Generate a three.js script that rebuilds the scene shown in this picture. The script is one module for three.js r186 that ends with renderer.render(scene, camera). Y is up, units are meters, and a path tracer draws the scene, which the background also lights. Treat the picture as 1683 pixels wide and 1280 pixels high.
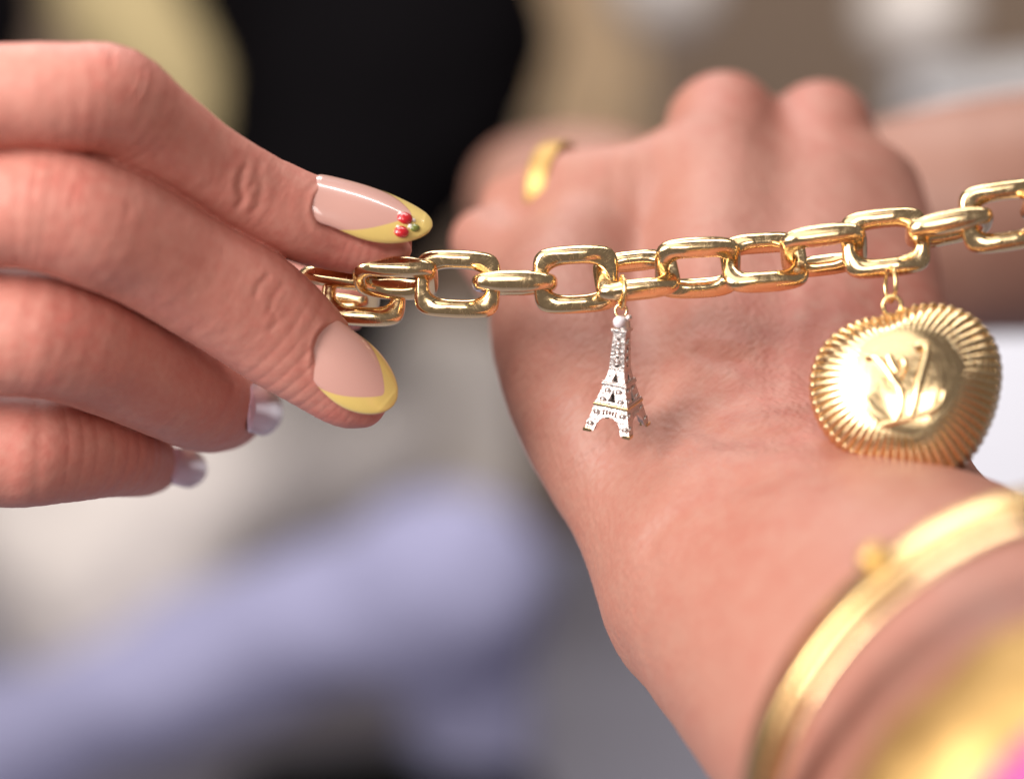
import * as THREE from 'three';
import { ImprovedNoise } from 'three/addons/math/ImprovedNoise.js';
import { mergeGeometries } from 'three/addons/utils/BufferGeometryUtils.js';
import { RoundedBoxGeometry } from 'three/addons/geometries/RoundedBoxGeometry.js';
import { RectAreaLightUniformsLib } from 'three/addons/lights/RectAreaLightUniformsLib.js';

// ---------------------------------------------------------------- camera, light, exposure
const DIST = 350, SCALE = 0.0952, PITCH = 20 * Math.PI / 180, EYE_TARGET = new THREE.Vector3(0, 1.25, 0);   // millimetres from the lens to the plane in focus, millimetres per photo pixel there
const scene = new THREE.Scene();
const camera = new THREE.PerspectiveCamera(2 * Math.atan(640 * SCALE / DIST) * 180 / Math.PI, 1024 / 778, 0.05, 30);
const toWorld = new THREE.Matrix4().makeTranslation(EYE_TARGET).multiply(new THREE.Matrix4().makeRotationX(-PITCH)).multiply(new THREE.Matrix4().makeScale(0.001, 0.001, 0.001));
camera.position.set(0, 0, DIST).applyMatrix4(toWorld);
camera.rotation.x = -PITCH;
camera.focus = 0.351;
camera.userData.fStop = 5.2;
const renderer = new THREE.WebGLRenderer({ antialias: true });
renderer.toneMapping = THREE.LinearToneMapping;
renderer.toneMappingExposure = 1.14;
renderer.shadowMap.enabled = true;
RectAreaLightUniformsLib.init();
scene.background = new THREE.Color().setRGB(0.16, 0.145, 0.14);            // the dim bounced light of the room
function areaLamp(name, color, intensity, w, h, from, to) {
  const l = new THREE.RectAreaLight(new THREE.Color().setRGB(...color), intensity, w, h);
  l.name = name; l.position.set(...from); l.lookAt(...to); scene.add(l); return l;
}
const AIM = [0.0, 1.25, 0];
areaLamp('window_light', [1.0, 0.96, 0.92], 19.5, 0.5, 0.6, [-0.85, 1.80, 0.50], AIM);      // tall window to the left, beside the photographer
areaLamp('side_light', [1.0, 0.97, 0.94], 4.0, 0.5, 0.6, [-1.2, 1.58, 0.22], AIM);            // second window pane further along
areaLamp('ceiling_light', [1.0, 0.95, 0.89], 1.6, 1.2, 1.0, [-0.55, 2.35, 0.2], AIM);         // broad ceiling panel
areaLamp('front_fill', [1.0, 0.94, 0.88], 6.0, 0.5, 0.4, [-0.2, 2.0, 1.0], AIM);             // added fill from above the camera, not a lamp of the place
areaLamp('back_light', [1.0, 0.98, 0.97], 6.0, 0.6, 0.3, [-0.2, 2.0, -0.9], AIM);             // panel behind, rims the knuckles
areaLamp('room_fill', [1.0, 0.96, 0.92], 18.0, 1.2, 0.7, [0.1, 2.6, -0.6], [0.1, 1.5, -2.2]); // added unseen panel, brightens the far side of the room

// ---------------------------------------------------------------- helpers
const { sin, cos, abs, min, max, sqrt, PI, exp, pow, hypot, floor } = Math;
const lerp = (a, b, t) => a + (b - a) * t, clamp = (x, a = 0, b = 1) => min(b, max(a, x));
const smooth = (a, b, x) => { const t = clamp((x - a) / (b - a)); return t * t * (3 - 2 * t); };
const noiser = new ImprovedNoise(), noise = (x, y, z) => noiser.noise(x + 91.3, y + 47.7, z + 13.1);
let seed = 12345; const rnd = () => { seed = (seed * 1664525 + 1013904223) >>> 0; return seed / 4294967296; };
const vec = (x, y, z) => new THREE.Vector3(x, y, z);
// photo pixel + distance in front of the plane in focus -> millimetres in the lens's axes
const at = (px, py, z = 0) => { const k = (DIST - z) / DIST; return vec((px - 841.5) * SCALE * k, (640 - py) * SCALE * k, z); };
const pxToMm = (r, z = 0) => r * SCALE * (DIST - z) / DIST;
const used = {};
function numbered(name) { const n = used[name] = (used[name] ?? -1) + 1; return n ? name + '_' + String(n).padStart(3, '0') : name; }
function thing(name, label, category, base, group, kind) {                  // base in the lens's millimetres
  const o = new THREE.Group(); o.name = numbered(name); scene.add(o);
  o.position.copy(base).applyMatrix4(toWorld);
  o.userData = { label, category }; if (group) o.userData.group = group; if (kind) o.userData.kind = kind;
  o.updateMatrixWorld(true); return o;
}
// geometry in the lens's millimetres -> named mesh under a thing
function part(name, geo, mat, parent, already) {
  const g = already ? geo : geo.clone().applyMatrix4(toWorld);
  const origin = parent.getWorldPosition(vec(0, 0, 0));
  g.translate(-origin.x, -origin.y, -origin.z);
  const m = new THREE.Mesh(g, mat); m.name = name; m.castShadow = m.receiveShadow = true; parent.add(m); m.updateMatrixWorld(true); return m;
}
function gridGeo(nu, nv, f, closeU = false, closeV = false) {              // f(u, v) -> [x, y, z], u and v in 0..1
  const p = [], uv = [], idx = [];
  for (let j = 0; j <= nv; j++) for (let i = 0; i <= nu; i++) { p.push(...f(i / nu, j / nv)); uv.push(i / nu, j / nv); }
  const w = nu + 1;
  for (let j = 0; j < nv; j++) for (let i = 0; i < nu; i++) { const a = j * w + i, b = a + 1, c = a + w, d = c + 1; idx.push(a, b, d, a, d, c); }
  const g = new THREE.BufferGeometry(); g.setAttribute('position', new THREE.Float32BufferAttribute(p, 3)); g.setAttribute('uv', new THREE.Float32BufferAttribute(uv, 2)); g.setIndex(idx);
  g.computeVertexNormals();
  const n = g.attributes.normal;
  const weld = (a, b) => { const x = n.getX(a) + n.getX(b), y = n.getY(a) + n.getY(b), z = n.getZ(a) + n.getZ(b), l = hypot(x, y, z) || 1; n.setXYZ(a, x / l, y / l, z / l); n.setXYZ(b, x / l, y / l, z / l); };
  if (closeU) for (let j = 0; j <= nv; j++) weld(j * w, j * w + nu);
  if (closeV) for (let i = 0; i <= nu; i++) weld(i, nv * w + i);
  return g;
}
function tube(points, r, sides = 10, seg, closed = false) {
  const c = new THREE.CatmullRomCurve3(points, closed, 'centripetal');
  return new THREE.TubeGeometry(c, seg ?? points.length * 8, r, sides, closed);
}
// ---- signed distance fields meshed with surface nets on a grid whose spacing may vary
function chain(points, sub = 4) {                                         // [px, py, z, radius px] -> dense [x, y, z, r] in mm
  const q = points.map(([px, py, z, r]) => { const v = at(px, py, z); return [v.x, v.y, v.z, pxToMm(r, z)]; }), out = [];
  for (let i = 0; i < q.length - 1; i++) {
    const a = q[max(0, i - 1)], b = q[i], c = q[i + 1], d = q[min(q.length - 1, i + 2)];
    for (let s = 0; s < sub; s++) { const t = s / sub; out.push([0, 1, 2, 3].map((k) => 0.5 * (2 * b[k] + (c[k] - a[k]) * t + (2 * a[k] - 5 * b[k] + 4 * c[k] - d[k]) * t * t + (3 * b[k] - a[k] - 3 * c[k] + d[k]) * t * t * t))); }
  }
  out.push(q[q.length - 1]);
  let lo = [1e9, 1e9, 1e9], hi = [-1e9, -1e9, -1e9];
  for (const p of out) for (let k = 0; k < 3; k++) { lo[k] = min(lo[k], p[k] - p[3]); hi[k] = max(hi[k], p[k] + p[3]); }
  out.lo = lo; out.hi = hi; return out;
}
function chainDist(c, x, y, z, best = 1e9) {
  const bx = max(c.lo[0] - x, 0, x - c.hi[0]), by = max(c.lo[1] - y, 0, y - c.hi[1]), bz = max(c.lo[2] - z, 0, z - c.hi[2]), b = sqrt(bx * bx + by * by + bz * bz);
  if (b > best) return b;
  let d = 1e9;
  for (let i = 0; i < c.length - 1; i++) {
    const p = c[i], q = c[i + 1], dx = q[0] - p[0], dy = q[1] - p[1], dz = q[2] - p[2], ex = x - p[0], ey = y - p[1], ez = z - p[2];
    let t = (ex * dx + ey * dy + ez * dz) / (dx * dx + dy * dy + dz * dz); t = t < 0 ? 0 : t > 1 ? 1 : t;
    const fx = ex - dx * t, fy = ey - dy * t, fz = ez - dz * t, e = sqrt(fx * fx + fy * fy + fz * fz) - (p[3] + (q[3] - p[3]) * t);
    if (e < d) d = e;
  }
  return d;
}
const smin = (a, b, k) => { const h = max(k - abs(a - b), 0) / k; return min(a, b) - h * h * k * 0.25; };
function axis(lo, hi, fineLo, fineHi, fine, coarse) {                     // grid lines, fine inside a range, widening outside
  const a = []; let x = fineLo, s;
  for (; x <= fineHi; x += fine) a.push(x);
  for (s = fine; x <= hi + coarse; x += s) { a.push(x); s = min(coarse, s * 1.06); }
  for (x = fineLo - fine, s = fine; x >= lo - coarse; x -= s) { a.unshift(x); s = min(coarse, s * 1.06); }
  return Float64Array.from(a);
}
function meshField(f, xs, ys, zs) {
  const nx = xs.length, ny = ys.length, nz = zs.length, d = new Float32Array(nx * ny * nz).fill(9), B = 8;
  for (let k0 = 0; k0 < nz; k0 += B) for (let j0 = 0; j0 < ny; j0 += B) for (let i0 = 0; i0 < nx; i0 += B) {
    const i1 = min(i0 + B, nx), j1 = min(j0 + B, ny), k1 = min(k0 + B, nz), cx = (xs[i0] + xs[i1 - 1]) / 2, cy = (ys[j0] + ys[j1 - 1]) / 2, cz = (zs[k0] + zs[k1 - 1]) / 2;
    const c = f(cx, cy, cz), reach = hypot(xs[i1 - 1] - cx, ys[j1 - 1] - cy, zs[k1 - 1] - cz) * 1.35 + 0.5, far = abs(c) > reach;
    for (let k = k0; k < k1; k++) for (let j = j0; j < j1; j++) for (let i = i0; i < i1; i++) d[(k * ny + j) * nx + i] = far ? c : f(xs[i], ys[j], zs[k]);
  }
  const id = new Int32Array(nx * ny * nz).fill(-1), pos = [], idx = [], step = [1, nx, nx * ny];
  for (let k = 0; k < nz - 1; k++) for (let j = 0; j < ny - 1; j++) for (let i = 0; i < nx - 1; i++) {
    const o = (k * ny + j) * nx + i; let inside = 0;
    for (let c = 0; c < 8; c++) if (d[o + (c & 1) + (c >> 1 & 1) * nx + (c >> 2) * nx * ny] < 0) inside++;
    if (!inside || inside === 8) continue;
    let X = 0, Y = 0, Z = 0, n = 0;
    for (let a = 0; a < 8; a++) for (let b = 0; b < 3; b++) {
      if (a >> b & 1) continue;
      const c = a | 1 << b, da = d[o + (a & 1) + (a >> 1 & 1) * nx + (a >> 2) * nx * ny], db = d[o + (c & 1) + (c >> 1 & 1) * nx + (c >> 2) * nx * ny];
      if ((da < 0) === (db < 0)) continue;
      const t = da / (da - db); n++;
      X += lerp(xs[i + (a & 1)], xs[i + (c & 1)], t); Y += lerp(ys[j + (a >> 1 & 1)], ys[j + (c >> 1 & 1)], t); Z += lerp(zs[k + (a >> 2)], zs[k + (c >> 2)], t);
    }
    id[o] = pos.length / 3; pos.push(X / n, Y / n, Z / n);
  }
  for (let k = 1; k < nz - 1; k++) for (let j = 1; j < ny - 1; j++) for (let i = 1; i < nx - 1; i++) {
    const o = (k * ny + j) * nx + i, s = d[o] < 0;
    for (let a = 0; a < 3; a++) {
      if (s === (d[o + step[a]] < 0)) continue;
      const u = step[(a + 1) % 3], v = step[(a + 2) % 3], q = [id[o], id[o - u], id[o - u - v], id[o - v]];
      if (q.some((x) => x < 0)) continue;
      if (s) idx.push(q[0], q[1], q[2], q[0], q[2], q[3]); else idx.push(q[0], q[2], q[1], q[0], q[3], q[2]);
    }
  }
  const P = Float32Array.from(pos), e = 0.05;
  const N = new Float32Array(P.length);
  for (let it = 0; it < 2; it++) for (let i = 0; i < P.length; i += 3) {
    const x = P[i], y = P[i + 1], z = P[i + 2], v = f(x, y, z);
    let gx = f(x + e, y, z) - v, gy = f(x, y + e, z) - v, gz = f(x, y, z + e) - v; const l = hypot(gx, gy, gz) || 1; gx /= l; gy /= l; gz /= l;
    const m = clamp(v, -0.8, 0.8) * 0.9; P[i] -= gx * m; P[i + 1] -= gy * m; P[i + 2] -= gz * m; N[i] = gx; N[i + 1] = gy; N[i + 2] = gz;
  }
  const g = new THREE.BufferGeometry(); g.setAttribute('position', new THREE.BufferAttribute(P, 3)); g.setAttribute('normal', new THREE.BufferAttribute(N, 3)); g.setIndex(idx); return g;
}
// moves every vertex along its normal by relief(x, y, z, px, py, nz) and colours it
function finish(g, relief, color) {
  const p = g.attributes.position, n = g.attributes.normal, c = new Float32Array(p.count * 3);
  for (let i = 0; i < p.count; i++) {
    const x = p.getX(i), y = p.getY(i), z = p.getZ(i), k = (DIST - z) / DIST, px = x / (SCALE * k) + 841.5, py = 640 - y / (SCALE * k), nz = n.getZ(i);
    if (color) { const q = color(x, y, z, px, py); c[i * 3] = q[0]; c[i * 3 + 1] = q[1]; c[i * 3 + 2] = q[2]; }
    if (relief) { const h = relief(x, y, z, px, py, nz); p.setXYZ(i, x + n.getX(i) * h, y + n.getY(i) * h, z + n.getZ(i) * h); }
  }
  if (color) g.setAttribute('color', new THREE.BufferAttribute(c, 3));
  g.computeVertexNormals(); return g;
}
function nearPath(pts, x, y) {                                            // distance to a polyline, and how far along 0..1
  let best = 1e9, where = 0;
  for (let i = 0; i < pts.length - 1; i++) {
    const [ax, ay] = pts[i], [bx, by] = pts[i + 1], dx = bx - ax, dy = by - ay, t = clamp(((x - ax) * dx + (y - ay) * dy) / (dx * dx + dy * dy)), d = hypot(x - ax - dx * t, y - ay - dy * t);
    if (d < best) { best = d; where = (i + t) / (pts.length - 1); }
  }
  return [best, where];
}
const creaseAt = (list, px, py) => {
  let h = 0;
  for (const [pts, w, depth] of list) {
    const b = pts.box ??= [min(...pts.map((p) => p[0])), min(...pts.map((p) => p[1])), max(...pts.map((p) => p[0])), max(...pts.map((p) => p[1]))], m = w * 4;
    if (px < b[0] - m || px > b[2] + m || py < b[1] - m || py > b[3] + m) continue;
    const [s, t] = nearPath(pts, px, py), fade = smooth(0, 0.2, t) * smooth(0, 0.2, 1 - t);
    h += fade * depth * (-exp(-((s / w) ** 2)) + 0.45 * exp(-(((s - 2.1 * w) / (1.1 * w)) ** 2)));
  }
  return h;
};

// ---------------------------------------------------------------- materials
const rub = (() => {                                                      // hairline wear: long streaks and soft smears
  const n = 256, d = new Uint8Array(n * n * 4);
  for (let y = 0; y < n; y++) for (let x = 0; x < n; x++) {
    const v = 0.55 + 0.5 * noise(x / 40, y / 3, 1.5) + 0.35 * noise(x / 18, y / 18, 4.5) + 0.25 * noise(x / 3, y / 3, 9.5), q = clamp(v) * 255, i = (y * n + x) * 4; d[i] = d[i + 1] = d[i + 2] = q; d[i + 3] = 255;
  }
  const t = new THREE.DataTexture(d, n, n); t.wrapS = t.wrapT = THREE.RepeatWrapping; t.magFilter = THREE.LinearFilter; t.minFilter = THREE.LinearMipmapLinearFilter; t.generateMipmaps = true; t.repeat.set(1, 3); t.needsUpdate = true; return t;
})();
const cast = (() => {                                                     // uneven cast metal
  const n = 128, d = new Uint8Array(n * n * 4);
  for (let y = 0; y < n; y++) for (let x = 0; x < n; x++) { const q = clamp(0.5 + 0.6 * noise(x / 9, y / 9, 2.5) + 0.4 * noise(x / 4, y / 4, 6.5)) * 255, i = (y * n + x) * 4; d[i] = d[i + 1] = d[i + 2] = q; d[i + 3] = 255; }
  const t = new THREE.DataTexture(d, n, n); t.wrapS = t.wrapT = THREE.RepeatWrapping; t.magFilter = THREE.LinearFilter; t.repeat.set(0.22, 0.22); t.needsUpdate = true; return t;
})();
const M = {
  skin: new THREE.MeshPhysicalMaterial({ name: 'skin', vertexColors: true, roughness: 0.5, specularIntensity: 0.7, sheen: 0.25, sheenColor: new THREE.Color().setRGB(0.9, 0.55, 0.45), sheenRoughness: 0.4 }),
  gold: new THREE.MeshPhysicalMaterial({ name: 'polished gold', color: new THREE.Color().setRGB(0.84, 0.61, 0.34), metalness: 1, roughness: 0.31, roughnessMap: rub }),
  goldDeep: new THREE.MeshPhysicalMaterial({ name: 'yellow gold', color: new THREE.Color().setRGB(0.82, 0.57, 0.27), metalness: 1, roughness: 0.26 }),
  goldSatin: new THREE.MeshPhysicalMaterial({ name: 'satin gold', color: new THREE.Color().setRGB(0.60, 0.39, 0.14), metalness: 1, roughness: 0.5 }),
  goldDull: new THREE.MeshPhysicalMaterial({ name: 'dull brushed gold', color: new THREE.Color().setRGB(0.46, 0.29, 0.11), metalness: 1, roughness: 0.55 }),
  silver: new THREE.MeshPhysicalMaterial({ name: 'silver', color: new THREE.Color().setRGB(0.66, 0.58, 0.55), metalness: 1, roughness: 0.38, bumpMap: cast, bumpScale: 0.00007 }),
  pearl: new THREE.MeshPhysicalMaterial({ name: 'pearl', color: new THREE.Color().setRGB(0.72, 0.66, 0.7), roughness: 0.25, clearcoat: 0.8, clearcoatRoughness: 0.1 }),
  nailNude: new THREE.MeshPhysicalMaterial({ name: 'nude nail gel', color: new THREE.Color().setRGB(0.60, 0.325, 0.275), roughness: 0.3, clearcoat: 1, clearcoatRoughness: 0.03 }),
  nailYellow: new THREE.MeshPhysicalMaterial({ name: 'yellow nail gel', color: new THREE.Color().setRGB(0.72, 0.52, 0.16), roughness: 0.3, clearcoat: 1, clearcoatRoughness: 0.04 }),
  nailLilac: new THREE.MeshPhysicalMaterial({ name: 'lilac pearl nail gel', color: new THREE.Color().setRGB(0.68, 0.44, 0.54), roughness: 0.28, metalness: 0.05, clearcoat: 1, clearcoatRoughness: 0.05 }),
  cherry: new THREE.MeshPhysicalMaterial({ name: 'red gel', color: new THREE.Color().setRGB(0.52, 0.012, 0.02), roughness: 0.25, clearcoat: 1, clearcoatRoughness: 0.03 }),
  leaf: new THREE.MeshPhysicalMaterial({ name: 'green gel', color: new THREE.Color().setRGB(0.16, 0.18, 0.03), roughness: 0.35, clearcoat: 1 }),
  white: new THREE.MeshPhysicalMaterial({ name: 'white gel', color: new THREE.Color().setRGB(0.75, 0.66, 0.62), roughness: 0.3, clearcoat: 1 }),
  cloth: (r, g, b) => new THREE.MeshPhysicalMaterial({ color: new THREE.Color().setRGB(r, g, b), roughness: 1, specularIntensity: 0 }),
};
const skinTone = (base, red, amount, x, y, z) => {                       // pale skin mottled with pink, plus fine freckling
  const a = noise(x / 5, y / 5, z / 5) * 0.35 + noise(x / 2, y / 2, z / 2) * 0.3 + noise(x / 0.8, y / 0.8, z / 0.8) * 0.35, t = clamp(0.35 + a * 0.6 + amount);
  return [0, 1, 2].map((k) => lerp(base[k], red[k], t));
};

// ---------------------------------------------------------------- the place behind: floor, wall, far things
{
  const metres = (g) => g;                                                 // already in world metres
  const setting = (name, g, mat) => { const m = new THREE.Mesh(metres(g), mat); m.name = name; m.userData = { kind: 'structure' }; m.receiveShadow = m.castShadow = true; scene.add(m); return m; };
  setting('floor', new THREE.BoxGeometry(6, 0.1, 6).translate(0, -0.05, -1.8), M.cloth(0.38, 0.38, 0.46));
  setting('wall', new THREE.BoxGeometry(6, 2.8, 0.12).translate(0, 1.4, -2.86), M.cloth(0.26, 0.19, 0.14));
}

// ---------------------------------------------------------------- hand that holds the bracelet end
{
  const fingers = {
    index: chain([[-480, 260, 20, 100], [-250, 190, 26, 95], [0, 160, 26, 88], [110, 159, 25, 89], [185, 166, 22, 91], [250, 210, 17, 81], [330, 266, 11, 74], [410, 316, 6, 73], [480, 350, 3, 73], [550, 375, 0, 70], [605, 392, -1, 60], [632, 400, -1, 46]]),
    middle: chain([[-480, 400, 14, 105], [-250, 350, 20, 100], [0, 340, 22, 99], [90, 346, 21, 105], [160, 368, 19, 106], [230, 400, 15, 102], [310, 448, 10, 98], [400, 500, 5, 101], [470, 552, 2, 93], [530, 605, 0, 77], [568, 640, -1, 62], [592, 660, -1, 44]]),
    ring: chain([[-480, 550, 2, 108], [-250, 545, 10, 104], [0, 545, 13, 106], [100, 558, 11, 103], [190, 590, 4, 98], [270, 628, -4, 92], [328, 656, -12, 86], [360, 668, -23, 74], [378, 672, -30, 58]]),
    pinky: chain([[-480, 700, -6, 95], [-250, 730, -2, 88], [0, 738, 1, 96], [100, 740, -2, 87], [175, 744, -9, 74], [222, 756, -18, 60], [245, 762, -26, 50]]),
    thumb: chain([[-700, 520, -40, 150], [-350, 480, -48, 120], [0, 460, -42, 95], [250, 470, -38, 85], [430, 490, -30, 70], [530, 505, -22, 56], [560, 508, -19, 44]]),
  };
  const palm = chain([[-480, 270, 14, 130], [-520, 400, 8, 150], [-520, 560, 3, 150], [-490, 700, -4, 120]]), wrist = chain([[-560, 450, 0, 230], [-900, 520, -10, 250], [-1300, 560, -25, 240], [-1900, 600, -50, 290]], 3);
  const list = Object.values(fingers);
  const f = (x, y, z) => {
    let d = 1e9;
    for (const c of list) { const e = chainDist(c, x, y, z, d + 2); d = smin(d, e, 0.5); }
    if (x < -100) { const e = smin(chainDist(palm, x, y, z), chainDist(wrist, x, y, z), 14); d = smin(d, e, lerp(0.5, 10, clamp((-100 - x) / 12))); }
    return d;
  };
  const a = at(0, 60, 20), b = at(700, 850, -5);
  const g = meshField(f, axis(-200, b.x, a.x - 2, -10, 0.3, 2.5), axis(b.y - 3, 52, b.y - 2, 52, 0.3, 2), axis(-66, 36, -20, 34, 0.32, 2));
  const along = (c, x, y, z) => { let best = 1e9, w = 0; for (let i = 0; i < c.length; i++) { const e = hypot(x - c[i][0], y - c[i][1], z - c[i][2]) - c[i][3]; if (e < best) { best = e; w = i; } } return [best, w]; };
  // folds of skin over the joints
  const creases = [
    [[[237, 108], [236, 130], [229, 148], [217, 168]], 2.6, 0.22], [[[188, 76], [183, 95], [184, 120]], 3, 0.08],
    [[[406, 262], [396, 288], [393, 306], [398, 326], [384, 350]], 6, 0.24], [[[430, 252], [424, 285], [430, 312], [422, 340], [404, 356]], 6, 0.10],
    [[[126, 300], [118, 325], [116, 350]], 3.5, 0.06], [[[62, 275], [54, 305], [50, 335]], 3.5, 0.06], [[[205, 320], [212, 345], [200, 370]], 4, 0.05],
    [[[446, 445], [424, 470], [416, 496]], 5, 0.09], [[[470, 460], [448, 488], [440, 520]], 5, 0.06], [[[448, 512], [455, 528], [438, 548]], 5, 0.07],
  ];
  // the fold of skin round each nail root
  const folds = [[[[560, 296], [530, 303], [512, 320], [507, 350], [516, 378], [540, 398], [575, 410]], 5, -0.32], [[[548, 516], [528, 538], [514, 566], [507, 600], [518, 628], [545, 652]], 5, -0.30]];
  const beds = [[[[556, 342], [600, 356], [650, 375]], 43], [[[556, 572], [585, 604], [606, 628]], 43]];   // the flesh lies lower under a nail
  const relief = (x, y, z, px, py, nz) => {
    let h = 0;
    if (px > -60 && nz > -0.25) {
      h += creaseAt(creases, px, py) + creaseAt(folds, px, py) * 0.22;
      for (const [bed, w] of beds) h -= 0.75 * (1 - smooth(w - 9, w + 3, nearPath(bed, px, py)[0]));
      // fine lines across the fingers, deeper over the last joint of the index finger
      const s = px * 0.83 + py * 0.56, q = -px * 0.56 + py * 0.83, w = 0.22 + 0.9 * exp(-(((px - 410) / 70) ** 2) - (((py - 285) / 70) ** 2)) + 0.6 * exp(-(((px - 215) / 60) ** 2) - (((py - 120) / 60) ** 2));
      h += 0.045 * w * noise(s / 8 + 1.6 * noise(px / 40, py / 40, 2), q / 40, 3.1) + 0.032 * w * noise(s / 4 + 1.2 * noise(px / 25, py / 25, 5), q / 18, 8.4);
      h += 0.022 * noise(x / 0.45, y / 0.45, z / 0.45) + 0.05 * noise(x / 2.2, y / 2.2, z / 2.2);
    }
    return h + 0.18 * noise(x / 9, y / 9, z / 9);
  };
  const joints = [[200, 120, 60, 0.35], [400, 300, 60, 0.12], [120, 310, 70, 0.35], [440, 470, 60, 0.1], [90, 550, 80, 0.35], [40, 740, 60, 0.3], [590, 430, 60, 0.35], [560, 670, 60, 0.3]];
  const color = (x, y, z, px, py) => {
    let r = 0; for (const [jx, jy, w, k] of joints) r += k * exp(-(((px - jx) / w) ** 2) - (((py - jy) / w) ** 2)) * (0.75 + noise(x / 2, y / 2, z / 2) * 0.7);
    return skinTone([0.61, 0.275, 0.215], [0.55, 0.162, 0.126], r, x, y, z);
  };
  finish(g, relief, color);
  const hand = thing('hand', 'hand with yellow tipped nails pinching the left end of the gold chain', 'hand', at(-1300, 560, -25));
  part('skin', g, M.skin, hand);

  // a nail: shell on a bent cylinder; line from..to is the finger's own axis under the nail, out is where the plate faces
  function nailFrame(from, to, out) {
    const A = to.clone().sub(from), len = A.length(); A.normalize();
    const N = out.clone().addScaledVector(A, -out.dot(A)).normalize(), L = vec(0, 0, 0).crossVectors(A, N);
    return { from, A, N, L, len };
  }
  const width = (v, tip) => (v < 0.2 ? 0.92 * pow(max(0, 1 - ((0.2 - v) / 0.2) ** 2.2), 0.5) : v < tip ? lerp(0.92, 1, smooth(0.2, tip, v)) : pow(max(0, 1 - ((v - tip) / (1 - tip)) ** 2.1), 0.52));
  function nailShell(F, R, half, tip, thick, lift, v0 = () => 0, sag = 1.2) {
    const shell = (side) => gridGeo(40, 56, (a, b) => {
      const u = a * 2 - 1, s = v0(u), v = lerp(s, 1, b), w = width(v, tip), phi = u * w * half / R, edge = sqrt(max(0, 1 - u ** 6)) * pow(max(0, min(1, (1 - v) * 14)), 0.4);
      const r = R + lift - sag * max(0, v - 0.25) ** 2 * 1.6 + (side ? thick * edge : 0) + 0.35 * sin(PI * clamp(v * 1.1)) - 0.35 * (1 - smooth(0, 0.08, v));
      const q = F.from.clone().addScaledVector(F.A, v * F.len).addScaledVector(F.L, -r * sin(phi)).addScaledVector(F.N, r * cos(phi));
      return [q.x, q.y, q.z];
    });
    const top = shell(1), low = shell(0), i = low.index.array; for (let k = 0; k < i.length; k += 3) { const t = i[k]; i[k] = i[k + 1]; i[k + 1] = t; } low.computeVertexNormals();
    return mergeGeometries([top, low]);
  }
  const onNail = (F, R, v, phi, lift, sag = 1.2) => { const r = R + lift - sag * max(0, v - 0.25) ** 2 * 1.6 + 0.35 * sin(PI * clamp(v * 1.1)); return F.from.clone().addScaledVector(F.A, v * F.len).addScaledVector(F.L, -r * sin(phi)).addScaledVector(F.N, r * cos(phi)); };
  const smile = (deep, top) => (u) => top - deep * pow(abs(u), 1.7);

  const FI = nailFrame(at(490, 357, 1.5), at(695, 416, -1), vec(-0.10, 0.70, 0.71));
  const nail = part('nail', nailShell(FI, 6.75, 5.9, 0.52, 0.5, 0.3), M.nailNude, hand); nail.userData.label = 'long glossy nude nail with yellow tip and two red cherries';
  part('french_tip', nailShell(FI, 6.75, 5.93, 0.52, 0.5, 0.37, smile(0.5, 0.82)), M.nailYellow, nail);
  const bead = (p, r, sx, sy) => { const s = new THREE.SphereGeometry(r, 24, 16); s.scale(sx, sy, 0.75); s.lookAt(FI.N); s.translate(p.x, p.y, p.z); return s; };
  for (const [v, phi, r] of [[0.775, -0.50, 1.05], [0.775, -0.16, 1.1]]) part('cherry', bead(onNail(FI, 6.75, v, phi, 0.8), r, 1.15, 1), M.cherry, nail);
  part('leaf', bead(onNail(FI, 6.75, 0.865, -0.30, 0.72), 0.8, 1.1, 0.9), M.leaf, nail);
  for (const [v, phi, r] of [[0.83, -0.30, 0.42], [0.845, -0.12, 0.33], [0.735, -0.1, 0.4], [0.74, -0.42, 0.33]]) part('highlight_dot', bead(onNail(FI, 6.75, v, phi, 0.8), r, 1, 1), M.white, nail);  // white beads that stand for the highlights on the cherries

  const FM = nailFrame(at(494, 562, 1), at(630, 678, -1), vec(0.22, 0.25, 0.93));
  const nail2 = part('nail', nailShell(FM, 6.9, 5.6, 0.55, 0.45, 0.35), M.nailNude, hand); nail2.userData.label = 'glossy nude nail with a plain yellow tip';
  part('french_tip', nailShell(FM, 6.9, 5.63, 0.55, 0.45, 0.42, smile(0.5, 0.86)), M.nailYellow, nail2);
  const FR = nailFrame(at(344, 668, -11), at(402, 676, -32), vec(0.82, 0.02, 0.56));
  part('nail', nailShell(FR, 8.2, 5.6, 0.6, 0.45, -1.5, undefined, 0.3), M.nailLilac, hand).userData.label = 'lilac pearl nail pointing away';
  const FP = nailFrame(at(238, 763, -21), at(296, 770, -37), vec(0.78, 0.0, 0.62));
  part('nail', nailShell(FP, 6.0, 4.2, 0.6, 0.4, -1.0, undefined, 0.3), M.nailLilac, hand).userData.label = 'small lilac pearl nail pointing away';
}

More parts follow.
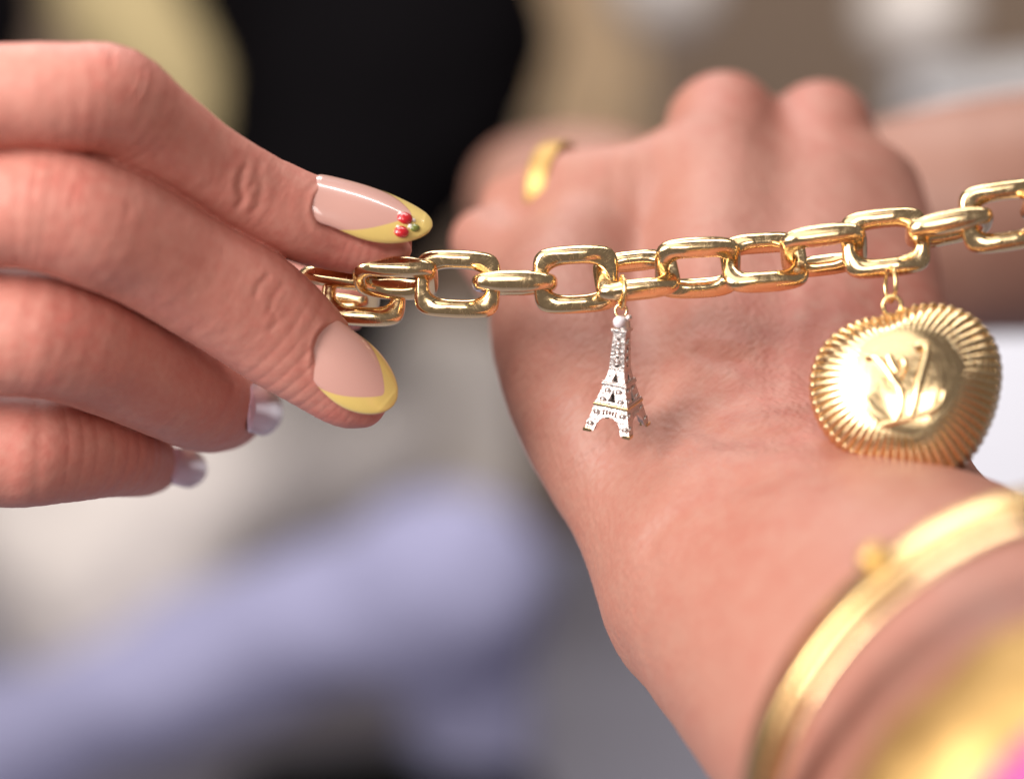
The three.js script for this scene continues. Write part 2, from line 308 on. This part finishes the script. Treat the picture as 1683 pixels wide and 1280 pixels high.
// ---------------------------------------------------------------- fist and forearm behind the bracelet
{
  const bones = [
    chain([[1130, 930, -10, 125], [985, 700, -22, 128], [925, 530, -38, 120], [955, 430, -54, 100]]),
    chain([[1250, 900, -6, 130], [1180, 640, -22, 122], [1185, 340, -55, 104], [1190, 213, -76, 95]]),
    chain([[1370, 870, -4, 130], [1340, 620, -24, 118], [1345, 350, -60, 102], [1348, 224, -80, 92]]),
    chain([[1450, 830, -4, 120], [1465, 600, -30, 100], [1445, 380, -62, 88], [1435, 320, -68, 80]]),
  ];
  const arm = [chain([[1210, 985, -2, 205], [1415, 1225, 40, 235], [1620, 1560, 80, 280], [1950, 2100, 150, 420]]), chain([[1425, 925, -6, 190], [1650, 1060, 34, 232], [1960, 1310, 80, 285], [2500, 1800, 150, 430]]), chain([[1320, 925, -2, 205], [1520, 1120, 40, 250], [1800, 1430, 80, 310], [2250, 1950, 150, 450]])];
  const head = chain([[1165, 905, 2, 120], [1185, 925, 3, 120]]);
  const thumb = chain([[930, 540, -50, 90], [850, 450, -60, 72], [795, 398, -66, 56]]), curled = chain([[1120, 310, -62, 96], [1010, 318, -62, 82], [930, 322, -66, 72], [850, 345, -76, 62]]);
  const f = (x, y, z) => {
    let d = 1e9;
    const kk = lerp(9, 4, smooth(40, 56, y));
    for (const c of bones) d = smin(d, chainDist(c, x, y, z, d + 12), kk);
    let e = 1e9;
    for (const c of arm) e = smin(e, chainDist(c, x, y, z, e + 16), 14);
    e = smin(e, chainDist(head, x, y, z, e + 10), 8);
    d = smin(d, e, 12);
    d = smin(d, chainDist(thumb, x, y, z, d + 10), 9);
    return smin(d, chainDist(curled, x, y, z, d + 10), 7);
  };
  const g = meshField(f, axis(-14, 120, 2, 45, 0.34, 1.6), axis(-95, 68, -42, 10, 0.34, 1.6), axis(-105, 165, -30, 12, 0.34, 2));
  const creases = [[[[1095, 720], [1130, 560], [1178, 360]], 20, -0.22], [[[1290, 690], [1322, 500], [1342, 330]], 18, -0.2], [[[1052, 930], [1075, 880], [1125, 832], [1200, 798], [1300, 782]], 14, 0.35], [[[1120, 690], [1190, 720], [1270, 725], [1340, 715]], 16, 0.4], [[[1130, 570], [1180, 590], [1240, 600]], 14, 0.3]];
  const relief = (x, y, z, px, py, nz) => {
    let h = creaseAt(creases, px, py) + 0.22 * noise(x / 9, y / 9, z / 9);
    // the fine diamond pattern of skin
    const a = noise((x + y * 0.6) / 0.55, (x - y * 0.5) / 2.4, z / 1.2), b = noise((x - y * 0.9) / 0.6, (x + y) / 2.2, z / 1.2 + 7);
    return h + 0.08 * a + 0.075 * b + 0.028 * noise(x / 0.35, y / 0.35, z / 0.35);
  };
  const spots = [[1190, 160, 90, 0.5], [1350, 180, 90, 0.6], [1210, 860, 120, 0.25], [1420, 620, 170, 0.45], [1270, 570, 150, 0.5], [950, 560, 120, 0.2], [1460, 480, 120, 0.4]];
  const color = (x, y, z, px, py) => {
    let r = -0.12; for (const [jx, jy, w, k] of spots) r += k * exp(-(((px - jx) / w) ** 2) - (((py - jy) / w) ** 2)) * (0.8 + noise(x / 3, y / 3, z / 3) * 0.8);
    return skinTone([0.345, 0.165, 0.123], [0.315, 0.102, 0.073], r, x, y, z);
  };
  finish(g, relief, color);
  const fist = thing('hand', 'fist with bare wrist and forearm raised behind the gold chain', 'hand', at(1900, 1500, 120));
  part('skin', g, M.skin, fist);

  // rings on it: bangles round the forearm and a band round the curled finger
  const ringBand = (c, axisDir, R, radial, wide, n = 3, squash = 1, segs = 220) => {
    const z = axisDir.clone().normalize(), x = vec(1, 0, 0).addScaledVector(z, -z.x).normalize(), y = vec(0, 0, 0).crossVectors(z, x);
    return gridGeo(28, segs, (a, b) => {
      const t = b * 2 * PI, s = -a * 2 * PI, p = (q) => Math.sign(q) * pow(abs(q), 2 / n), rr = R + radial * p(cos(s)), h = wide * p(sin(s));
      const o = c.clone().addScaledVector(x, rr * cos(t)).addScaledVector(y, rr * squash * sin(t)).addScaledVector(z, h); return [o.x, o.y, o.z];
    }, true, true);
  };
  const armDir = vec(0.23, -0.31, 0.92), onRing = (c, R, t) => { const z = armDir.clone().normalize(), x = vec(1, 0, 0).addScaledVector(z, -z.x).normalize(), y = vec(0, 0, 0).crossVectors(z, x); return c.clone().addScaledVector(x, R * cos(t)).addScaledVector(y, R * sin(t)); };
  const b1 = thing('bangle', 'slim gold bangle with a small round clasp on the wrist', 'bangle', at(1770, 1340, 62));
  part('band', ringBand(at(1715, 1285, 62), armDir, 39.5, 1.2, 2.8), M.goldDeep, b1);
  part('clasp', new THREE.SphereGeometry(2.2, 24, 18).translate(...onRing(at(1715, 1285, 60), 41.8, 2.21).toArray()), M.goldSatin, b1);
  const b3 = thing('bangle', 'hair thin rose gold bangle between the slim bangle and the wide cuff', 'bangle', at(1745, 1320, 70));
  part('band', ringBand(at(1742, 1316, 70), armDir, 38.6, 0.7, 1.3), M.gold, b3);
  const b2 = thing('bangle', 'wide chunky gold cuff above the slim bangle', 'bangle', at(1930, 1500, 100));
  part('band', finish(ringBand(at(1935, 1570, 98), armDir, 38.5, 7, 11, 2.2), (x, y, z) => 1.1 * noise(x / 9, y / 9, z / 9) + 0.5 * noise(x / 4, y / 4, z / 4)), M.goldDull, b2);
  const r1 = thing('finger_ring', 'plain gold band on the curled finger of the fist', 'ring', at(905, 322, -82));
  part('band', ringBand(at(915, 318, -68), vec(0.88, -0.05, 0.42), 9.0, 0.8, 2.4), M.goldDull, r1);
  const cuff = thing('sleeve', 'bright pink sleeve cuff on the forearm above the bangles', 'sleeve', at(2150, 1750, 112));
  part('cuff', ringBand(at(2122, 1720, 114), armDir, 44, 4, 9, 2.2), M.cloth(0.55, 0.09, 0.25), cuff);
}

// ---------------------------------------------------------------- the bracelet
const linkPlaces = [                                                     // centre px, py, z, roll about the chain in degrees, turn in the picture
  [556, 478, -9, 60, 8], [598, 482, -6, -14, 3], [650, 457, -1.5, 66, 2], [752, 467, 0, 2, 2], [846, 465, 0, 88, 0], [947, 459, 0, 6, -3], [1046, 452, 0.5, -52, -6], [1147, 440, 1.5, 38, -3], [1256, 431, 3, -36, -4], [1354, 411, 4.5, 56, -7], [1455, 399, 6.5, -8, -6], [1560, 374, 8.5, 78, -11], [1652, 355, 10.5, 2, -8], [1752, 330, 12, 84, -12], [1848, 308, 13, 2, -12],
];
const bracelet = thing('bracelet', 'gold bracelet of chunky rounded links stretched out in front of the fist', 'bracelet', at(1046, 452, 0));
const linkShape = (() => {
  const sup = (t, a, b, n) => pow(pow(abs(cos(t)) / a, n) + pow(abs(sin(t)) / b, n), -1 / n);
  return gridGeo(30, 180, (u, v) => {
    const q = -v * 2 * PI, th = Math.atan2(54 * sin(q), 71 * cos(q)), ro = sup(th, 70.5, 54.5, 4.6) * (1 + 0.035 * sin(th) ** 4), ri = sup(th, 46.5, 25, 3.0), mid = (ro + ri) / 2, half = (ro - ri) / 2, x = mid * cos(th);
    const thick = lerp(17.5, 13, smooth(0.25, 1, abs(x) / 58)), t = u * 2 * PI, m = 2.35;
    const c = Math.sign(cos(t)) * pow(abs(cos(t)), 2 / m), s = Math.sign(sin(t)) * pow(abs(sin(t)), 2 / m), rr = mid + half * c;
    return [rr * cos(th) * SCALE, rr * sin(th) * SCALE, thick * s * SCALE];
  }, true, true);
})();
const linkFrames = linkPlaces.map(([px, py, z, roll, turn]) => {
  const c = at(px, py, z), r = -turn * PI / 180, f = roll * PI / 180;
  const X = vec(cos(r), sin(r), z > 4 ? 0.1 : 0).normalize(), Y0 = vec(-sin(r), cos(r), 0), Z0 = vec(0, 0, 0).crossVectors(X, Y0).normalize(), Y = Y0.clone().multiplyScalar(cos(f)).addScaledVector(Z0, sin(f));
  return { c, X, Y, Z: vec(0, 0, 0).crossVectors(X, Y).normalize() };
});
for (const { c, X, Y, Z } of linkFrames) part('link', linkShape.clone().applyMatrix4(new THREE.Matrix4().makeBasis(X, Y, Z).setPosition(c)), M.gold, bracelet);

// ---------------------------------------------------------------- tower charm
{
  const up = vec(0, cos(PITCH), sin(PITCH)), foot = at(1014, 700, 0.5);    // the world's up, in the lens's axes
  const yaw = -27 * PI / 180, X = vec(1, 0, 0), Z = vec(0, 0, 0).crossVectors(X, up);
  const tower = thing('tower_charm', 'tiny silver lattice tower charm hanging from the chain', 'charm', foot);
  const put = (g) => g.rotateY(yaw).rotateZ(-0.035).applyMatrix4(new THREE.Matrix4().makeBasis(X, up, Z).setPosition(foot));
  const prof = [[0, 3.85], [4.2, 2.72], [7.3, 1.82], [9.6, 1.3], [16, 1.0]];
  const w = (v) => { let i = 0; while (i < prof.length - 2 && v > prof[i + 1][0]) i++; return lerp(prof[i][1], prof[i + 1][1], (v - prof[i][0]) / (prof[i + 1][0] - prof[i][0])); };
  const round = (cx, cy, rr) => Array.from({ length: 16 }, (_, i) => [cx + rr * cos(i / 16 * 2 * PI), cy + rr * sin(i / 16 * 2 * PI)]);
  const bars = [-2, -1, 0, 1, 2].map((i) => [[i * 0.52 - 0.18, 2.8 - abs(i) * 0.12], [i * 0.52 + 0.18, 2.8 - abs(i) * 0.12], [i * 0.52 + 0.18, 3.5 - abs(i) * 0.05], [i * 0.52 - 0.18, 3.5 - abs(i) * 0.05]]);
  const holes = [bars, [[[-0.7, 4.7], [0.7, 4.7], [0, 6.9]]], [[[-0.62, 7.8], [0.62, 7.8], [0, 9.4]]], [10.3, 11.7, 13.1, 14.5].map((v) => round(0, v, 0.36))];
  const bands = [0, 1, 2, 3].map((b) => {                                  // each storey is a flat, pierced, slanting plate
    const [v0, w0] = prof[b], [v1, w1] = prof[b + 1], f = new THREE.Shape();
    if (b) { f.moveTo(w0 - 0.06, v0); f.lineTo(w1 - 0.06, v1); f.lineTo(-w1 + 0.06, v1); f.lineTo(-w0 + 0.06, v0); } else {
      f.moveTo(w0 - 0.06, 0); f.lineTo(w1 - 0.06, v1); f.lineTo(-w1 + 0.06, v1); f.lineTo(-w0 + 0.06, 0); f.lineTo(-2.35, 0);
      for (let i = 0; i <= 18; i++) { const t = PI - i / 18 * PI; f.lineTo(2.15 * cos(t), 0.35 + 2.1 * sin(t)); } f.lineTo(2.35, 0);
    }
    for (const h of holes[b]) f.holes.push(new THREE.Path(h.map(([x, y]) => new THREE.Vector2(x, y))));
    const g = new THREE.ExtrudeGeometry(f, { depth: 0.42, bevelEnabled: true, bevelThickness: 0.08, bevelSize: 0.06, bevelSegments: 2, curveSegments: 8 }), q = g.attributes.position;
    for (let i = 0; i < q.count; i++) { const v = q.getY(i); q.setZ(i, lerp(w0, w1, (v - v0) / (v1 - v0)) - 0.5 + q.getZ(i)); }
    g.computeVertexNormals(); return g;
  });
  const panel = mergeGeometries(bands);
  const stud = mergeGeometries([new THREE.TorusGeometry(0.45, 0.12, 8, 20), new THREE.SphereGeometry(0.3, 12, 8).scale(1, 1, 0.55)]);
  for (let k = 0; k < 4; k++) {
    const p = part('lattice_panel', put(panel.clone().rotateY(k * PI / 2)), M.silver, tower);
    for (const [u, v] of [[-2.95, 1.0], [2.95, 1.0], [-2.2, 2.9], [2.2, 2.9], [-1.5, 4.95], [1.5, 4.95], [-0.95, 6.35], [0.95, 6.35], [0, 11.0], [0, 12.4], [0, 13.8]]) part('stud', put(stud.clone().translate(u, v, w(v) + 0.04).rotateY(k * PI / 2)), M.silver, p);
  }
  const inner = new THREE.CylinderGeometry(0.45, 0.9, 11.6, 4, 1).rotateY(PI / 4).translate(0, 10.1, 0).toNonIndexed(); inner.computeVertexNormals();
  part('core', put(inner), M.silver, tower);
  const slab = (v, half, h, mat) => { const s = new THREE.Shape(); s.moveTo(-half, -half); s.lineTo(half, -half); s.lineTo(half, half); s.lineTo(-half, half); s.closePath(); return part('platform', put(new THREE.ExtrudeGeometry(s, { depth: h, bevelEnabled: true, bevelSize: 0.12, bevelThickness: 0.12, bevelSegments: 3 }).rotateX(-PI / 2).translate(0, v, 0)), mat, tower); };
  slab(3.95, 2.82, 0.22, M.gold); slab(4.35, 2.7, 0.16, M.silver); slab(7.2, 1.95, 0.22, M.silver); slab(7.6, 1.85, 0.14, M.silver); slab(15.7, 1.12, 0.34, M.silver);
  part('top_block', put(new THREE.CylinderGeometry(0.7, 0.95, 2.0, 20).translate(0.35, 17.1, -0.2)), M.silver, tower);
  part('pearl', put(new THREE.SphereGeometry(0.98, 28, 20).translate(-0.3, 17.2, 0.55)), M.pearl, tower);
  part('knob', put(new THREE.SphereGeometry(0.5, 18, 12).translate(1.05, 18.0, 0.1)), M.silver, tower);
  for (const [sx, sz] of [[1, 1], [1, -1], [-1, 1], [-1, -1]]) part('foot', put(new THREE.BoxGeometry(1.3, 0.5, 1.3, 1, 1, 1).translate(sx * 3.35, 0.02, sz * 3.35)), M.gold, tower);
  const oval = (c, rx, ry, dir, r) => { const pts = []; for (let i = 0; i < 28; i++) { const t = i / 28 * 2 * PI; pts.push(c.clone().addScaledVector(dir, rx * cos(t)).add(vec(0, ry * sin(t), 0))); } return tube(pts, r, 12, 90, true); };
  part('jump_ring', oval(at(1023, 480, 4.6), 2.3, 2.45, vec(0.12, 0, 1).normalize(), 0.34), M.goldDeep, tower);
  part('small_ring', oval(at(1021, 511, 3.2), 0.95, 1.0, vec(0.9, 0, 0.4).normalize(), 0.24), M.gold, tower);
}

// ---------------------------------------------------------------- puffed round pendant with a monogram
{
  const outline = [[1456, 520], [1440, 518], [1400, 532], [1362, 560], [1340, 600], [1335, 645], [1347, 692], [1374, 728], [1416, 758], [1466, 776], [1518, 784], [1552, 774], [1586, 742], [1614, 696], [1633, 645], [1640, 592], [1628, 545], [1600, 515], [1560, 498], [1524, 496], [1485, 508]];
  const C = at(1488, 632, 16), N = vec(-0.22, 0.27, 0.94).normalize(), X = vec(1, 0, 0).addScaledVector(N, -N.x).normalize(), Y = vec(0, 0, 0).crossVectors(N, X);
  // the outline as a radius for every angle in the pendant's own plane
  const polar = outline.map(([px, py]) => { const d = at(px, py, 16).sub(C), z = -(N.x * d.x + N.y * d.y) / N.z, v = vec(d.x, d.y, z); return [Math.atan2(v.dot(Y), v.dot(X)), v.length()]; }).sort((p, q) => p[0] - q[0]);
  const rad0 = (t) => { t = Math.atan2(sin(t), cos(t)); let i = polar.findIndex((p) => p[0] > t); if (i < 0) i = polar.length; const a = polar[(i - 1 + polar.length) % polar.length], b = polar[i % polar.length]; let ta = a[0], tb = b[0]; if (ta > t) ta -= 2 * PI; if (tb < t) tb += 2 * PI; return lerp(a[1], b[1], (t - ta) / (tb - ta || 1)); };
  const table = Array.from({ length: 720 }, (_, i) => { let s = 0; for (let k = -15; k <= 15; k++) s += rad0((i + k) / 720 * 2 * PI); return s / 31; });
  const rad = (t) => { const w = (((t / (2 * PI)) % 1) + 1) % 1 * 720, i = floor(w); return lerp(table[i % 720], table[(i + 1) % 720], w - i); };
  const mean = table.reduce((a, b) => a + b) / 720, reach = (t, rho) => lerp(mean, rad(t), smooth(0.3, 0.95, rho));   // the middle of the face is a plain round dome
  const ribs = 60, H = 4.4, back = 4.6;
  const top = (rho) => H * (1 - pow(rho, 3.0));
  const shape = (s) => {                                                 // s 0..1 from the middle of the face over the rim to the middle of the back
    if (s < 0.6) { const rho = s / 0.6 * 0.95; return [rho, top(rho)]; }
    if (s < 0.88) { const q = (s - 0.6) / 0.28 * PI; return [0.95 + 0.05 * sin(q), lerp(top(0.95), -back, (1 - cos(q)) / 2)]; }
    const q = (1 - s) / 0.12; return [0.95 * q, -back - 1.2 * (1 - q * q)];
  };
  const surf = (s, t) => {
    const [rho, h] = shape(s), R = reach(t, rho), [r1, h1] = shape(min(1, s + 0.004)), [r0, h0] = shape(max(0, s - 0.004)), dx = (r1 - r0) * R, dy = h1 - h0, l = hypot(dx, dy) || 1;
    const f = ((t * ribs / (2 * PI)) % 1 + 1) % 1, lobe = sqrt(max(0, 1 - (2 * f - 1) ** 2)) - 0.62, amp = (s < 0.6 ? smooth(0.5, 0.95, rho) : 1 - smooth(0.84, 0.9, s)) * 0.64;
    return [rho * R - dy / l * lobe * amp, h + dx / l * lobe * amp];
  };
  const place = (x, y, h) => C.clone().addScaledVector(X, x).addScaledVector(Y, y).addScaledVector(N, h);
  const charm = thing('pendant_charm', 'puffed gold pendant with fluted rim and raised monogram hanging from the chain', 'charm', C);
  part('body', gridGeo(1188, 150, (u, v) => { const t = u * 2 * PI, [r, h] = surf(v, t), o = place(r * cos(t), r * sin(t), h); return [o.x, o.y, o.z]; }, true), M.gold, charm);
  // raised letters, bent to the dome
  const onFace = (px, py, lift) => { let p = at(px, py, 19), x = 0, y = 0, h = 3; for (let i = 0; i < 8; i++) { const eye = vec(0, 0, DIST), dir = p.clone().sub(eye), s = (N.dot(place(0, 0, h)) - N.dot(eye)) / N.dot(dir), q = eye.clone().addScaledVector(dir, s).sub(C); x = q.dot(X); y = q.dot(Y); const far = hypot(x, y), turn = Math.atan2(y, x); let rho = far / mean; for (let k = 0; k < 4; k++) rho = clamp(far / reach(turn, rho)); h = top(rho); } return place(x, y, h + lift); };
  const stroke = (pts, w) => tube(pts.map(([a, b]) => onFace(a, b, 0.25)), w * 0.85, 14, 80);
  const v = mergeGeometries([stroke([[1424, 587], [1437, 587], [1452, 600], [1468, 623], [1480, 641], [1483, 660], [1479, 678], [1471, 693]], 0.72), stroke([[1462, 586], [1466, 598], [1475, 612]], 0.72), stroke([[1476, 591], [1485, 592], [1488, 602], [1478, 622]], 0.55)]);
  const l = mergeGeometries([stroke([[1506, 573], [1516, 568], [1524, 571], [1523, 588], [1515, 618], [1508, 645], [1503, 668], [1496, 684]], 0.85), stroke([[1446, 700], [1470, 694], [1498, 686], [1530, 676], [1546, 664], [1553, 644]], 0.62)]);
  const monogram = part('monogram', new THREE.SphereGeometry(0.2, 8, 6).translate(...onFace(1490, 640, -0.6).toArray()), M.gold, charm);
  part('letter', v, M.gold, monogram); part('letter', l, M.gold, monogram);
  const oval = (c, rx, ry, dir, r) => { const pts = []; for (let i = 0; i < 24; i++) { const t = i / 24 * 2 * PI; pts.push(c.clone().addScaledVector(dir, rx * cos(t)).add(vec(0, ry * sin(t), 0))); } return tube(pts, r, 12, 80, true); };
  part('jump_ring', oval(at(1464, 468, 10), 2.2, 2.6, vec(0.2, 0, 1).normalize(), 0.32), M.goldDeep, charm);
  part('bail', oval(at(1467, 503, 12), 1.35, 1.5, vec(1, 0, 0.15).normalize(), 0.34), M.goldDeep, charm);
}

// ---------------------------------------------------------------- people and things far behind, out of focus
{
  const solid = (chains, k, h, pad = 60) => {
    let lo = [1e9, 1e9, 1e9], hi = [-1e9, -1e9, -1e9];
    for (const c of chains) for (let i = 0; i < 3; i++) { lo[i] = min(lo[i], c.lo[i]); hi[i] = max(hi[i], c.hi[i]); }
    const f = (x, y, z) => { let d = 1e9; for (const c of chains) d = smin(d, chainDist(c, x, y, z, d + k), k); return d; };
    const line = (i) => axis(lo[i] - h * 2, hi[i] + h * 2, lo[i], hi[i], h, h);
    return meshField(f, line(0), line(1), line(2));
  };
  const folded = (g, amp, size) => finish(g, (x, y, z) => amp * noise(x / size, y / size, z / size) + amp * 0.5 * noise(x / size * 2.3, y / size * 2.3, z / size * 2.3));
  const far = -1350;
  const sitter = thing('person', 'seated person in black jacket, cream shirt and lavender trousers, blurred far behind the chain', 'person', at(400, 1300, far));
  part('black_jacket', folded(solid([chain([[640, -420, far, 330], [640, -50, far, 240], [650, 90, far + 30, 250], [560, 300, far + 60, 190], [520, 450, far + 80, 150]]), chain([[-60, -400, far, 150], [-40, -60, far, 105], [-40, 60, far, 100]]), chain([[450, -50, far - 40, 170], [450, 200, far - 40, 160], [520, 420, far, 140]])], 60, 16), 10, 70), M.cloth(0.004, 0.0035, 0.004), sitter);
  part('cream_scarf', folded(solid([chain([[120, -260, far - 20, 100], [180, -20, far + 10, 100], [250, 90, far + 20, 95], [330, 210, far + 20, 70]])], 40, 14), 8, 50), M.cloth(0.33, 0.26, 0.14), sitter);
  part('cream_shirt', folded(solid([chain([[80, 700, far - 40, 230], [170, 820, far - 30, 230], [180, 960, far - 20, 200]]), chain([[380, 650, far - 60, 170], [440, 740, far - 60, 160]]), chain([[520, 620, far - 90, 130], [600, 700, far - 90, 130]])], 60, 16), 10, 60), M.cloth(0.56, 0.505, 0.475), sitter);
  part('lavender_trousers', folded(solid([chain([[-260, 1390, far, 190], [0, 1240, far + 40, 125], [300, 1110, far + 80, 120], [560, 1000, far + 100, 118], [740, 940, far + 100, 112]]), chain([[755, 950, far + 100, 115], [775, 1090, far + 60, 110], [765, 1240, far + 20, 112]])], 70, 16), 12, 70), M.cloth(0.27, 0.265, 0.40), sitter);
  part('black_shoe', folded(solid([chain([[480, 1370, far + 40, 130], [640, 1340, far + 60, 115], [800, 1350, far + 60, 100]])], 40, 16), 6, 60), M.cloth(0.006, 0.006, 0.006), sitter);

  const other = thing('person', 'bare forearm of another person reaching in behind the fist', 'person', at(1900, 340, -190));
  const g = solid([chain([[880, 330, -300, 110], [980, 320, -290, 110], [1150, 400, -260, 130], [1350, 400, -210, 160], [1550, 365, -190, 190], [1800, 345, -190, 210], [2300, 330, -200, 260]])], 20, 3);
  finish(g, (x, y, z) => 0.4 * noise(x / 14, y / 14, z / 14), (x, y, z) => skinTone([0.25, 0.13, 0.095], [0.24, 0.105, 0.075], 0.1, x / 2, y / 2, z / 2));
  part('forearm_skin', g, M.skin, other);

  for (const [px, py, r, label] of [[1090, -35, 95, 'round white paper globe hanging beside the beige curtain'], [1505, 15, 90, 'round white paper globe hanging above the reaching forearm']]) {
    const b = thing('globe', label, 'globe', at(px, py, -1900), 'white globes hanging by the wall');
    part('shell', new THREE.SphereGeometry(pxToMm(r, -1900), 40, 28).scale(1, 1, 0.9).translate(...at(px, py, -1900).toArray()), M.cloth(0.62, 0.56, 0.52), b);
    part('cord', new THREE.CylinderGeometry(4, 4, 900, 8).translate(...at(px, py, -1900).add(vec(0, 450 + pxToMm(r * 0.9, -1900), 0)).toArray()), M.cloth(0.2, 0.16, 0.12), b);
  }
  const curtain = thing('curtain', 'pale beige curtain hanging against the brown wall', 'curtain', at(960, 800, -2300));
  part('fabric', gridGeo(80, 4, (u, v) => { const o = at(lerp(880, 1060, u), lerp(700, -200, v), -2250); return [o.x, o.y, o.z + 25 * sin(u * 34)]; }), new THREE.MeshStandardMaterial({ color: new THREE.Color().setRGB(0.74, 0.60, 0.43), roughness: 0.95, side: THREE.DoubleSide }), curtain);
  const sofa = thing('sofa', 'pale cream sofa behind the seated person', 'sofa', at(620, 1000, -1900));
  const pad = (x0, x1, y0, y1, z, d) => { const a = at(x0, y1, z), b = at(x1, y0, z); return new RoundedBoxGeometry(b.x - a.x, b.y - a.y, d, 4, 50).translate((a.x + b.x) / 2, (a.y + b.y) / 2, z - d / 2); };
  part('backrest', pad(0, 860, 520, 900, -1880, 180), M.cloth(0.80, 0.73, 0.68), sofa);
  part('seat', pad(40, 830, 830, 1000, -1650, 420), M.cloth(0.55, 0.49, 0.45), sofa);
  const shelf = thing('shelf', 'white shelf board fixed to the brown wall above the forearm', 'shelf', at(1700, 150, -2300));
  part('board', new THREE.BoxGeometry(420, 42, 200).rotateZ(0.08).translate(...at(1760, 150, -2300).toArray()), M.cloth(0.72, 0.71, 0.72), shelf);
  const table = thing('side_table', 'white block shaped side table behind the wrist', 'table', at(1750, 900, -1200));
  part('top', new THREE.BoxGeometry(400, 130, 300).translate(...at(1860, 690, -1200).toArray()), M.cloth(0.6, 0.6, 0.66), table);
}
// ---------------------------------------------------------------- lint caught under the nail
{
  const lint = thing('lint', 'tiny tuft of pale lint fibres caught under the cherry nail', 'lint', at(655, 428, 2));
  for (let i = 0; i < 9; i++) {
    const x = 648 + rnd() * 10, y = 424 + rnd() * 4, pts = [at(x, y, 1)];
    for (let k = 1; k < 4; k++) pts.push(at(x + k * (2 + rnd() * 3), y + k * (1 + rnd() * 3.5) - rnd() * 4, 1 + rnd() * 2));
    part('fibre', tube(pts, 0.035, 5, 14), M.white, lint);
  }
}
renderer.render(scene, camera);
